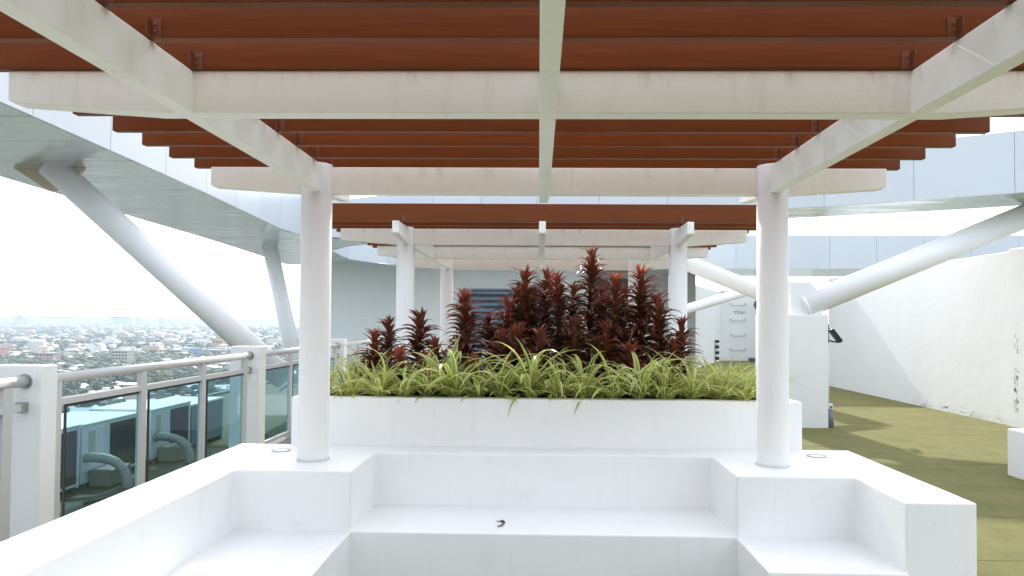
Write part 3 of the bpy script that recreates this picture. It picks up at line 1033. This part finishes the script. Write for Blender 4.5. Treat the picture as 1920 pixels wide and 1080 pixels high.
# right-hand pillar with gusset and tubes
rp = thing('strut_pillar', 'white rendered pillar on the turf that carries the right diagonal tube', 'pillar', (4.1, 11.9, 0))
part('shaft', MB().box(3.74, 4.60, 11.50, 12.35, -.01, 1.81, .01, 2), M['plaster'], rp)
part('edge_strip', MB().box(4.585, 4.655, 11.515, 12.3, -.01, 1.815, .006), M['plaster'], rp)
part('gusset_block', MB().prism([(4.09, 1.80), (4.60, 1.80), (4.60, 2.12), (4.40, 2.345), (4.09, 2.345)], 'y', 11.60, 12.0, .008), M['plaster'], rp)
s3 = strut((4.30, 11.72, 1.935), (8.45, 11.72, 3.67), .195, 'long white diagonal tube rising from the right pillar across the white wall')
s4 = strut((5.25, 14.65, 2.02), (1.28, 15.1, 3.68), .165, 'white diagonal tube passing behind the right column up to the left')
pb = MB().box(4.95, 5.6, 14.35, 15.05, -.01, 1.84, .01)
single('strut_plinth', pb, M['plaster'], 'white plinth hidden behind the right pillar at a tube foot', 'plinth', None, (5.27, 14.7, 0))
s5 = strut((2.6, 19.0, 1.63), (6.25, 18.85, 2.76), .13, 'thin white tube far behind, crossing below the thicker one')
pb = MB().box(2.35, 2.85, 18.75, 19.25, -.01, 1.62, .01)
single('strut_plinth', pb, M['plaster'], 'white plinth behind the second pergola at the thin tube foot', 'plinth', None, (2.6, 19, 0))

# floodlight, conduit, junction box on the pillar edge
fl = thing('flood_light', 'small black floodlight tilted on the edge of the right pillar', 'floodlight', (4.66, 11.6, 1.5))
b = MB().box(-.028, .028, -.07, .07, -.13, .13, .010, 2)
for v in b.bm.verts:
    v.co = Matrix.Rotation(R(-38), 4, 'Y') @ v.co + Vector((4.80, 11.6, 1.48))
part('lamp_body', b, M['black_metal'], fl)
b = MB().box(.029, .036, -.06, .06, -.115, .115, .003)
for v in b.bm.verts:
    v.co = Matrix.Rotation(R(-38), 4, 'Y') @ v.co + Vector((4.80, 11.6, 1.48))
part('lamp_glass', b, M['grey_panel'], fl)
part('arm', MB().tube([(4.655, 11.6, 1.44), (4.72, 11.6, 1.39), (4.86, 11.6, 1.37)], .012, 8), M['black_metal'], fl)
part('arm', MB().tube([(4.655, 11.6, 1.60), (4.74, 11.6, 1.58), (4.80, 11.6, 1.50)], .012, 8), M['black_metal'], fl)
part('mount_bracket', MB().box(4.655, 4.672, 11.53, 11.67, 1.36, 1.66, .003), M['black_metal'], fl)
cd = thing('conduit', 'white electrical conduit running down the edge of the right pillar into a grey pipe', 'conduit', (4.68, 11.6, 0))
part('conduit_pipe', MB().tube([(4.676, 11.58, .36), (4.676, 11.58, 1.40)], .019, 12), M['ac_white'], cd)
part('junction_box', MB().box(4.656, 4.735, 11.53, 11.63, .30, .38, .006), M['ac_white'], cd)
part('knob', MB().tube([(4.70, 11.53, .335), (4.70, 11.515, .335)], .016, 12), M['black_metal'], cd)
part('pipe_sleeve', MB().tube([(4.715, 11.58, -.01), (4.70, 11.58, .31)], .048, 16), M['grey_pvc'], cd)

# ------------------------------------------------------------------ right boundary wall, block
rw = thing('boundary_wall', 'high white rendered wall with peeling stains along the right side of the terrace', 'wall', (7.95, 12, 0))
part('wall_body', MB().box(7.85, 8.05, 2.5, 19.4, -.01, 2.90, .008), M['wall'], rw)
part('dado', MB().box(7.848, 7.9, 11.97, 19.38, -.01, .80), M['wall'], rw)
part('pilaster', MB().box(7.80, 8.06, 10.4, 11.95, -.01, 2.93, .012), M['wall'], rw)
# peeling plaster flakes near the pilaster
mpeel = simple('bare_render', (0.46, 0.45, 0.43), 0.9, 0, .4, 25, .5)
def flakes(name, parent, spots, axis_x, mat):
    w = MB()
    for (yy, zz, sy, sz) in spots:
        n = 9
        pts = [(yy + sy * random.uniform(.5, 1) * math.cos(6.283 * k / n), zz + sz * random.uniform(.5, 1) * math.sin(6.283 * k / n)) for k in range(n)]
        w.prism(pts, 'x', axis_x - .0015, axis_x + .02)
    o = part(name, w, mat, parent)
    o['kind'] = 'stuff'
sp = []
for k in range(46):
    sp.append((11.78 + random.uniform(-.05, .05), random.uniform(.25, 1.0) if k < 36 else random.uniform(1.2, 1.5), random.uniform(.008, .03), random.uniform(.01, .05)))
flakes('peeling_patch', rw, sp, 7.80, mpeel)
sp = []
for k in range(110):
    yy = random.uniform(12.05, 15.2)
    sp.append((yy, random.uniform(.03, .13) * random.uniform(.6, 1.3), random.uniform(.02, .09), random.uniform(.006, .02)))
flakes('damp_patch', rw, sp, 7.8478, simple('damp_render', (0.72, 0.73, 0.735), 0.9, 0, .15, 25, .3))

bk = MB().box(5.226, 6.6, 5.6, 8.06, -.01, .52, .02, 3)
single('low_block', bk, M['wall'], 'low white plastered block at the right edge of the turf', 'block', None, (5.9, 6.8, 0))

# ------------------------------------------------------------------ rear core and plant rooms
gw = thing('clad_core_wall', 'grey curved panel-clad wall between the two left columns under the canopy', 'wall', (-6.5, 25, 0))
part('backing', MB().box(-8.05, -4.45, 24.575, 24.7, -.01, 3.8), M['sealant'], gw)
xsn = [-8.05, -6.32, -4.78]
zsn = [0, .95, 1.775, 2.595, 3.75]
for i in range(2):
    for j in range(4):
        part('cladding_panel', MB().box(xsn[i] + .016, xsn[i + 1] - .016, 24.57, 24.60, zsn[j] + .014, zsn[j + 1] - .014, .004), M['core'], gw)
ww = thing('louvred_plant_room', 'pale plant room wall with a dark blue louvred window behind the red plants', 'building', (-1.3, 24.6, 0))
part('wall', MB().box(-4.72, 1.70, 24.3, 24.55, -.01, 3.62), M['plaster'], ww)
for x0, x1 in ((-2.577, -.93), (-.86, .80)):
    wf = part('louver_window', MB().box(x0, x1, 24.285, 24.31, .75, 2.75), M['dark_void'], ww)
    b = MB()
    for (a0, a1, c0, c1) in ((x0 - .05, x0, .70, 2.80), (x1, x1 + .05, .70, 2.80), (x0, x1, 2.75, 2.80), (x0, x1, .70, .75)):
        b.box(a0, a1, 24.24, 24.30, c0, c1)
    part('frame', b, M['louver'], wf)
    for k in range(10):
        z = .86 + k * .20
        b = MB().box(x0 + .01, x1 - .01, -.075, .075, -.008, .008)
        for v in b.bm.verts:
            v.co = Matrix.Rotation(R(38), 4, 'X') @ v.co + Vector((0, 24.22, z))
        part('louver_blade', b, M['louver'], wf)
dw = thing('dark_plant_room', 'dark recessed plant room opening behind the tallest red plants', 'building', (2.4, 24.5, 0))
part('recess', MB().box(1.75, 3.45, 25.0, 25.1, -.01, 3.5), M['dark_void'], dw)
part('lintel', MB().box(1.71, 3.5, 24.35, 25.0, 3.2, 3.5), M['grey_panel'], dw)
for k in range(7):
    part('grille_bar', MB().box(1.75, 3.45, 24.9, 24.96, .3 + k * .32, .38 + k * .32), M['grey_panel'], dw)
gwl = thing('grey_panel_wall', 'smooth grey panel wall behind the far right column', 'wall', (4.4, 24.2, 0))
for x0, x1 in ((3.47, 4.38), (4.40, 5.30)):
    part('wall_panel', MB().box(x0, x1, 24.1, 24.2, -.01, 3.42, .004), M['grey_panel'], gwl)
part('top_trim', MB().box(3.47, 5.31, 24.05, 24.21, 3.30, 3.44), M['steel'], gwl)

# stair house with ladder
an = thing('stair_house', 'white rendered stair house with ladder rungs and faint stencilled lettering', 'building', (8.8, 32, 0))
part('wall', MB().box(8.17, 12.2, 32.0, 32.3, -.01, 3.08, .01), M['plaster'], an)
w = MB().prism([(5.7, 26.0), (8.16, 31.95), (8.16, 32.25), (5.45, 26.1)], 'z', -.01, 3.05)
part('side_wall', w, M['plaster'], an)
part('roof', MB().prism([(8.1, 31.9), (12.3, 31.9), (12.3, 32.4), (8.1, 32.4)], 'z', 3.085, 3.16), M['plaster'], an)
for z in (2.47, 1.78, 1.11, .46):
    x0, x1 = 8.60, 9.24
    part('ladder_rung', MB().tube([(x0, 32.0, z + .09), (x0, 31.86, z + .07), (x0 + .03, 31.85, z), (x1 - .03, 31.85, z), (x1, 31.86, z + .07), (x1, 32.0, z + .09)], .017, 8), M['steel'], an)
fc = bpy.data.curves.new('stencil_text', 'FONT')
fc.body = 'TTUU'
fc.size = .19
fc.extrude = .002
fo = bpy.data.objects.new('stencil_text', fc)
dg = bpy.context.evaluated_depsgraph_get()
COL.objects.link(fo)
bpy.context.view_layer.update()
me = bpy.data.meshes.new_from_object(fo.evaluated_get(bpy.context.evaluated_depsgraph_get()))
bpy.data.objects.remove(fo)
me.name = 'stencil_text'
me.materials.clear(); me.materials.append(M['ink'])
to = link('stencil_text', me, an, (8.74 - 8.8, 31.995 - 32, 2.10))
to.rotation_euler = (R(90), 0, 0)

# lamp post, striped post, wedge lamp
lp = thing('valve_post', 'dark metal post with a round greenish head and valves before the stair house', 'post', (9.75, 31.4, 0))
part('pole', MB().tube([(9.78, 31.4, -.01), (9.78, 31.4, 2.35)], .07, 16), M['black_metal'], lp)
part('round_head', MB().tube([(9.70, 31.32, 2.5), (9.70, 31.46, 2.5)], .24, 24), M['verdigris'], lp)
part('valve', MB().ball((9.66, 31.36, 1.05), .14, 2), M['black_metal'], lp)
part('valve', MB().ball((9.70, 31.36, 1.42), .10, 2), M['black_metal'], lp)
part('base_plate', MB().box(9.3, 10.2, 31.1, 31.7, -.01, .16, .02), M['verdigris'], lp)
wl = thing('wedge_lamp', 'small dark wedge-shaped lamp fixed on the angled white wall', 'lamp', (6.75, 28, 1.55))
part('shade', MB().prism([(6.28, 1.72), (6.28, 1.45), (6.48, 1.45)], 'y', 28.0, 28.2), M['black_metal'], wl)
part('lamp_lens', MB().box(6.29, 6.46, 28.02, 28.18, 1.43, 1.449), M['ac_white'], wl)
stp = thing('striped_post', 'short black and white striped post behind the right end of the planter', 'post', (7.6, 30.3, 0))
for k in range(8):
    part('band', MB().cyl(7.58, 30.3, .12 * k, .12 * (k + 1), .085, 12), M['black_metal' if k % 2 else 'ac_white'], stp)

# ------------------------------------------------------------------ city below
wallm = [simple('house_wall_' + n, c, .8, 0, .12, .3) for n, c in (('cream', (.50, .46, .38)), ('white', (.62, .61, .58)), ('pink', (.50, .33, .30)), ('grey', (.36, .36, .35)), ('tan', (.40, .32, .23)))]
roofm = [simple('house_roof_' + n, c, .55, 0, .22, .25) for n, c in (('tin', (.38, .41, .43)), ('white', (.56, .58, .60)), ('rust', (.20, .125, .105)), ('grey', (.22, .235, .25)), ('green', (.16, .23, .20)), ('tile', (.28, .145, .115)))]
treem = [simple('crown_' + n, c, .8, 0, .35, .35) for n, c in (('dark', (.028, .050, .032)), ('mid', (.040, .068, .040)), ('light', (.062, .092, .045)))]
M['trunk'] = simple('tree_trunk', (.10, .075, .055), .9)
M['pane'] = simple('far_window', (.05, .06, .075), .2)

def house_meshes(w, d, h, kind, wm, rm):
    b = MB().box(-w / 2, w / 2, -d / 2, d / 2, -.5, h)
    wall = b.mesh('wall', wallm[wm])
    b = MB()
    o = .5
    if kind == 'gable':
        rh = w * random.uniform(.16, .26)
        b.prism([(-w / 2 - o, h - .02), (w / 2 + o, h - .02), (w / 2 + o, h + .16), (0, h + rh + .16), (-w / 2 - o, h + .16)], 'y', -d / 2 - o, d / 2 + o)
    elif kind == 'shed':
        b.prism([(-w / 2 - o, h - .02), (w / 2 + o, h - .02), (w / 2 + o, h + .2), (-w / 2 - o, h + w * .16 + .2)], 'y', -d / 2 - o, d / 2 + o)
    else:
        b.box(-w / 2 - .2, w / 2 + .2, -d / 2 - .2, d / 2 + .2, h, h + .35)
        b.box(-w * .2, w * .15, -d * .2, d * .2, h + .35, h + 2.2)
    return wall, b.mesh('roof', roofm[rm])

RN = ['pale tin', 'white', 'rusty', 'dark grey', 'greenish', 'red tiled']
protos = []
for k in range(26):
    kind = ('gable', 'shed', 'flat', 'gable')[k % 4]
    rm = random.choice((0, 0, 0, 1, 1, 1, 2, 3, 4, 5))
    w, d, h = random.uniform(6, 11), random.uniform(7, 14), random.uniform(3.2, 7.5)
    protos.append((house_meshes(w, d, h, kind, k % 5, rm), rm, kind))

def blob_crown(n, rad, hgt, sub=2):
    w = MB()
    for k in range(n):
        a = random.uniform(0, 6.28)
        q = rad * random.uniform(.1, .75)
        w.ball((q * math.cos(a), q * math.sin(a), hgt * random.uniform(.35, .8)), rad * random.uniform(.3, .55), sub, (1, 1, .8))
    for v in w.bm.verts:
        v.co += Vector((random.uniform(-1, 1), random.uniform(-1, 1), random.uniform(-1, 1))) * rad * .13
    for f in w.bm.faces: f.smooth = False
    return w
crowns = []
for k in range(9):
    rad = random.uniform(3.2, 6.0)
    hg = rad * random.uniform(1.4, 2.0)
    crowns.append((blob_crown(9, rad, hg).mesh('crown', treem[k % 3]), MB().tube([(0, 0, -.5), (0.1, 0, hg * .55)], .3, 6, True, [.4, .2]).mesh('trunk', M['trunk'])))

def fbm(x, y):
    return (math.sin(x * .0061 + 1.3) * math.cos(y * .0047 - .4) + .6 * math.sin(x * .017 - y * .011) + .4 * math.cos(x * .037 + y * .029)) / 2

hs, ts = [], []
def fill(d0, d1, cell, um):
    yy = d0
    while yy < d1:
        xx = -um[1] * yy
        while xx < -um[0] * yy:
            px, py = xx + random.uniform(-.25, .25) * cell, yy + random.uniform(-.25, .25) * cell
            q = random.random()
            f = fbm(px, py)
            if q < .40 - .46 * max(0, f + .1):
                hs.append((px, py))
            elif q < .97:
                ts.append((px, py))
            xx += cell
        yy += cell
fill(330, 1000, 11.2, (.24, 1.5))
fill(1000, 2200, 19, (.24, 1.5))
fill(2200, 6200, 40, (.24, 1.4))

def blocked(x, y):
    for (bx, by, br) in LAND:
        if (x - bx) ** 2 + (y - by) ** 2 < br * br: return True
    return False

# landmark buildings: (x, y, width, depth, height, wall, roof, window rows, cols, label)
def px(u, v):                       # bearing and depth of a building foot on the plain
    d = 51.66 * 1330 / (v - 604)
    return ((u - 1010) / 1330 * d, d)
LMK = [(-1810, 2480, 78, 22, 19, 1, 1, 3, 12, 'long white institutional block far off at the left, in horizontal bands'),
       (-1715, 2480, 26, 22, 22, 1, 1, 4, 5, 'short white block at the right end of the long white one'),
       (-655, 845, 18, 14, 15, 2, 5, 4, 4, 'bright pink building at the far left edge of the city'),
       (-560, 800, 20, 14, 12, 2, 0, 3, 5, 'pale pink building with a grey roof above the near pillar'),
       (-456, 770, 17, 13, 17, 0, 1, 5, 5, 'cream apartment block with rows of dark windows'),
       (-505, 975, 34, 14, 9, 4, 0, 2, 7, 'long pinkish hall beside the blue-sided building'),
       (-484, 968, 11, 13, 12, 1, 1, 0, 0, 'pale end building adjoining the long hall'),
       (-586, 1290, 19, 16, 14, 4, 5, 2, 3, 'yellow ochre building left of the striped white one'),
       (-592, 1370, 24, 16, 19, 1, 1, 5, 3, 'white striped apartment block beside the diagonal tube'),
       (-470, 1010, 30, 14, 8, 3, 0, 2, 6, 'low grey warehouse behind the blue-sided building')]
LAND = [(l[0], l[1], max(l[2], l[3]) * .75 + 4) for l in LMK] + [(-470, 964, 14)]
yel = simple('ochre_wall', (.62, .40, .13), .7); blu = simple('blue_wall', (.16, .30, .52), .6); pnk = simple('pink_wall', (.62, .30, .28), .7)
for (x, y, w, d, h, wm, rm, rows, cols, lab) in LMK:
    b = thing('city_building', lab, 'building', (x, y, GZ), 'larger buildings in the city')
    mat = yel if 'ochre' in lab else pnk if 'bright pink' in lab else wallm[wm]
    link('wall', MB().box(-w / 2, w / 2, -d / 2, d / 2, -.5, h).mesh('wall', mat), b)
    r = link('roof', MB().box(-w / 2 - .4, w / 2 + .4, -d / 2 - .4, d / 2 + .4, h, h + .8).mesh('roof', roofm[rm]), b)
    link('stair_head', MB().box(-w * .3, -w * .1, -d * .2, d * .2, h + .8, h + 3).mesh('stair_head', mat), r)
    if rows:
        me = MB().box(-w / cols * .34, w / cols * .34, -.12, .12, -h / rows * .24, h / rows * .24).mesh('window', M['pane'])
        for i in range(cols):
            for j in range(rows):
                link('window', me, b, (-w / 2 + (i + .5) * w / cols, -d / 2 - .02, h * (j + .5) / rows))
b = thing('city_building', 'building with a bright blue side wall in the middle of the city', 'building', (-470, 964, GZ), 'larger buildings in the city')
link('wall', MB().box(-6, 6, -6, 6, -.5, 12).mesh('wall', blu), b)
link('roof', MB().box(-6.3, 6.3, -6.3, 6.3, 12, 12.6).mesh('roof', roofm[0]), b)
# far tower clusters
for k in range(22):
    cx = (-4150, -3400)[k % 2] + random.uniform(-130, 130) if k < 14 else -3150 + random.uniform(-300, 200)
    cy = 5650 + random.uniform(-80, 160)
    w, d, h = random.uniform(26, 46), 22, random.uniform(38, 66)
    b = thing('city_tower', ('pale hazy tower block in the cluster at the far left of the horizon' if k < 14 and k % 2 == 0 else 'pale hazy tower block in the wider cluster on the horizon left of the long tube'), 'building', (cx, cy, GZ), 'hazy towers near the horizon')
    link('wall', MB().box(-w / 2, w / 2, -d / 2, d / 2, -.5, h).mesh('wall', wallm[random.choice((1, 3, 0))]), b)
    link('roof', MB().box(-w / 2, w / 2, -d / 2, d / 2, h, h + 3).mesh('roof', roofm[3]), b)

# nearest houses and trees as individuals; the rest as masses
hs = [q for q in hs if not blocked(*q)]
ts = [q for q in ts if not blocked(*q)]
vis = lambda q: -.80 < q[0] / q[1] < -.33
hs.sort(key=lambda q: (0 if vis(q) else 1, q[1]))
ts.sort(key=lambda q: (0 if vis(q) else 1, q[1]))
for (x, y) in hs[:300]:
    (wm_, rm_), rmi, kind = random.choice(protos)
    hz = thing('city_house', ('flat-roofed house with ' if kind == 'flat' else 'small house with ') + RN[rmi] + ' roof in the crowded city below', 'house', (x, y, GZ), 'houses in the city below')
    hz.rotation_euler.z = random.choice((0, 1.57)) + random.uniform(-.35, .35) + .3
    link('wall', wm_, hz)
    link('roof', rm_, hz)
TL = ['dark green bushy tree between the city roofs', 'mid green bushy tree between the city roofs', 'light green bushy tree between the city roofs']
for i, (x, y) in enumerate(ts[:300]):
    k = random.randrange(9)
    tz = thing('city_tree', TL[k % 3], 'tree', (x, y, GZ), 'trees among the city houses')
    s = random.uniform(.7, 1.35)
    tz.scale = (s, s, s * random.uniform(.85, 1.1))
    tz.rotation_euler.z = random.uniform(0, 6.28)
    link('crown', crowns[k][0], tz)
    link('trunk', crowns[k][1], tz)

def mass(name, V, F, mats, idx, label, cat):
    me = bpy.data.meshes.new(name)
    V = np.asarray(V, dtype=np.float32)
    me.vertices.add(len(V))
    me.vertices.foreach_set('co', V.ravel())
    lt = np.array([len(f) for f in F], dtype=np.int32)
    ls = np.concatenate(([0], np.cumsum(lt)[:-1])).astype(np.int32)
    flat = np.fromiter((v for f in F for v in f), dtype=np.int32)
    me.loops.add(len(flat))
    me.loops.foreach_set('vertex_index', flat)
    me.polygons.add(len(F))
    me.polygons.foreach_set('loop_start', ls)
    me.polygons.foreach_set('material_index', np.asarray(idx, dtype=np.int32))
    for m_ in mats: me.materials.append(m_)
    me.update(calc_edges=True)
    me.validate()
    return tag(link(name, me), label, cat, None, 'stuff')

V, F, I = [], [], []
for (x, y) in hs[300:]:
    far = y > 2200
    sc = 1.9 if far else 1.15 if y > 1000 else 1
    w, d, h = random.uniform(3, 5.5) * sc, random.uniform(3.5, 7) * sc, random.uniform(3.2, 8) * (1.2 if far else 1)
    if random.random() < .06: w, d, h = w * 2.6, d * 1.6, h * 1.8
    a = random.uniform(-.35, .35) + random.choice((0, 1.57)) + .3
    ca_, sa_ = math.cos(a), math.sin(a)
    n0 = len(V)
    rh = w * .4 if random.random() < .6 else .3
    for (lx, ly, lz) in ((-w, -d, 0), (w, -d, 0), (w, d, 0), (-w, d, 0), (-w, -d, h), (w, -d, h), (w, d, h), (-w, d, h), (0, -d, h + rh), (0, d, h + rh)):
        V.append((x + lx * ca_ - ly * sa_, y + lx * sa_ + ly * ca_, GZ + lz))
    q = lambda *k: tuple(n0 + i for i in k)
    F += [q(0, 1, 5, 8, 4), q(1, 2, 6, 5), q(2, 3, 7, 9, 6), q(3, 0, 4, 7), q(4, 8, 9, 7), q(8, 5, 6, 9)]
    wi, ri = random.randrange(5), 5 + random.choice((0, 0, 1, 1, 1, 2, 3, 4, 5))
    I += [wi, wi, wi, wi, ri, ri]
mass('distant_houses', V, F, wallm + roofm, I, 'mass of distant small houses spreading to the horizon', 'houses')

ico = bmesh.new()
bmesh.ops.create_icosphere(ico, subdivisions=1, radius=1)
iv = np.array([v.co[:] for v in ico.verts]); ifc = [[v.index for v in f.verts] for f in ico.faces]
ico.free()
V, F, I = [], [], []
for (x, y) in ts[300:]:
    far = y > 2200
    for k in range(2 if not far else 1):
        r = random.uniform(3.0, 5.5) * (2.6 if far else 1.15)
        c = np.array((x + random.uniform(-3, 3), y + random.uniform(-3, 3), GZ + r * (.7 if not far else .3)))
        n0 = len(V)
        V += list(iv * r * rng.uniform(.75, 1.2, (len(iv), 1)) * np.array((1, 1, .8 if not far else .45)) + c)
        F += [tuple(n0 + i for i in f) for f in ifc]
        I += [random.randrange(3)] * len(ifc)
mass('distant_trees', V, F, treem, I, 'mass of distant green trees between the houses', 'trees')

# ------------------------------------------------------------------ haze
hz = MB().box(-26000, 26000, -26000, 26000, GZ - 1, 6.2)
mh = bpy.data.materials.new('haze_air')
mh.use_nodes = True
th = mh.node_tree
th.nodes.clear()
ho = N(th, "ShaderNodeOutputMaterial")
pv = N(th, "ShaderNodeVolumePrincipled")
pv.inputs['Color'].default_value = (.56, .66, .755, 1)
pv.inputs['Density'].default_value = 0.00025
pv.inputs['Anisotropy'].default_value = 0.0
th.links.new(pv.outputs[0], ho.inputs['Volume'])
tag(link('haze', hz.mesh('haze', mh)), 'pale haze over the city', 'haze', None, 'stuff')
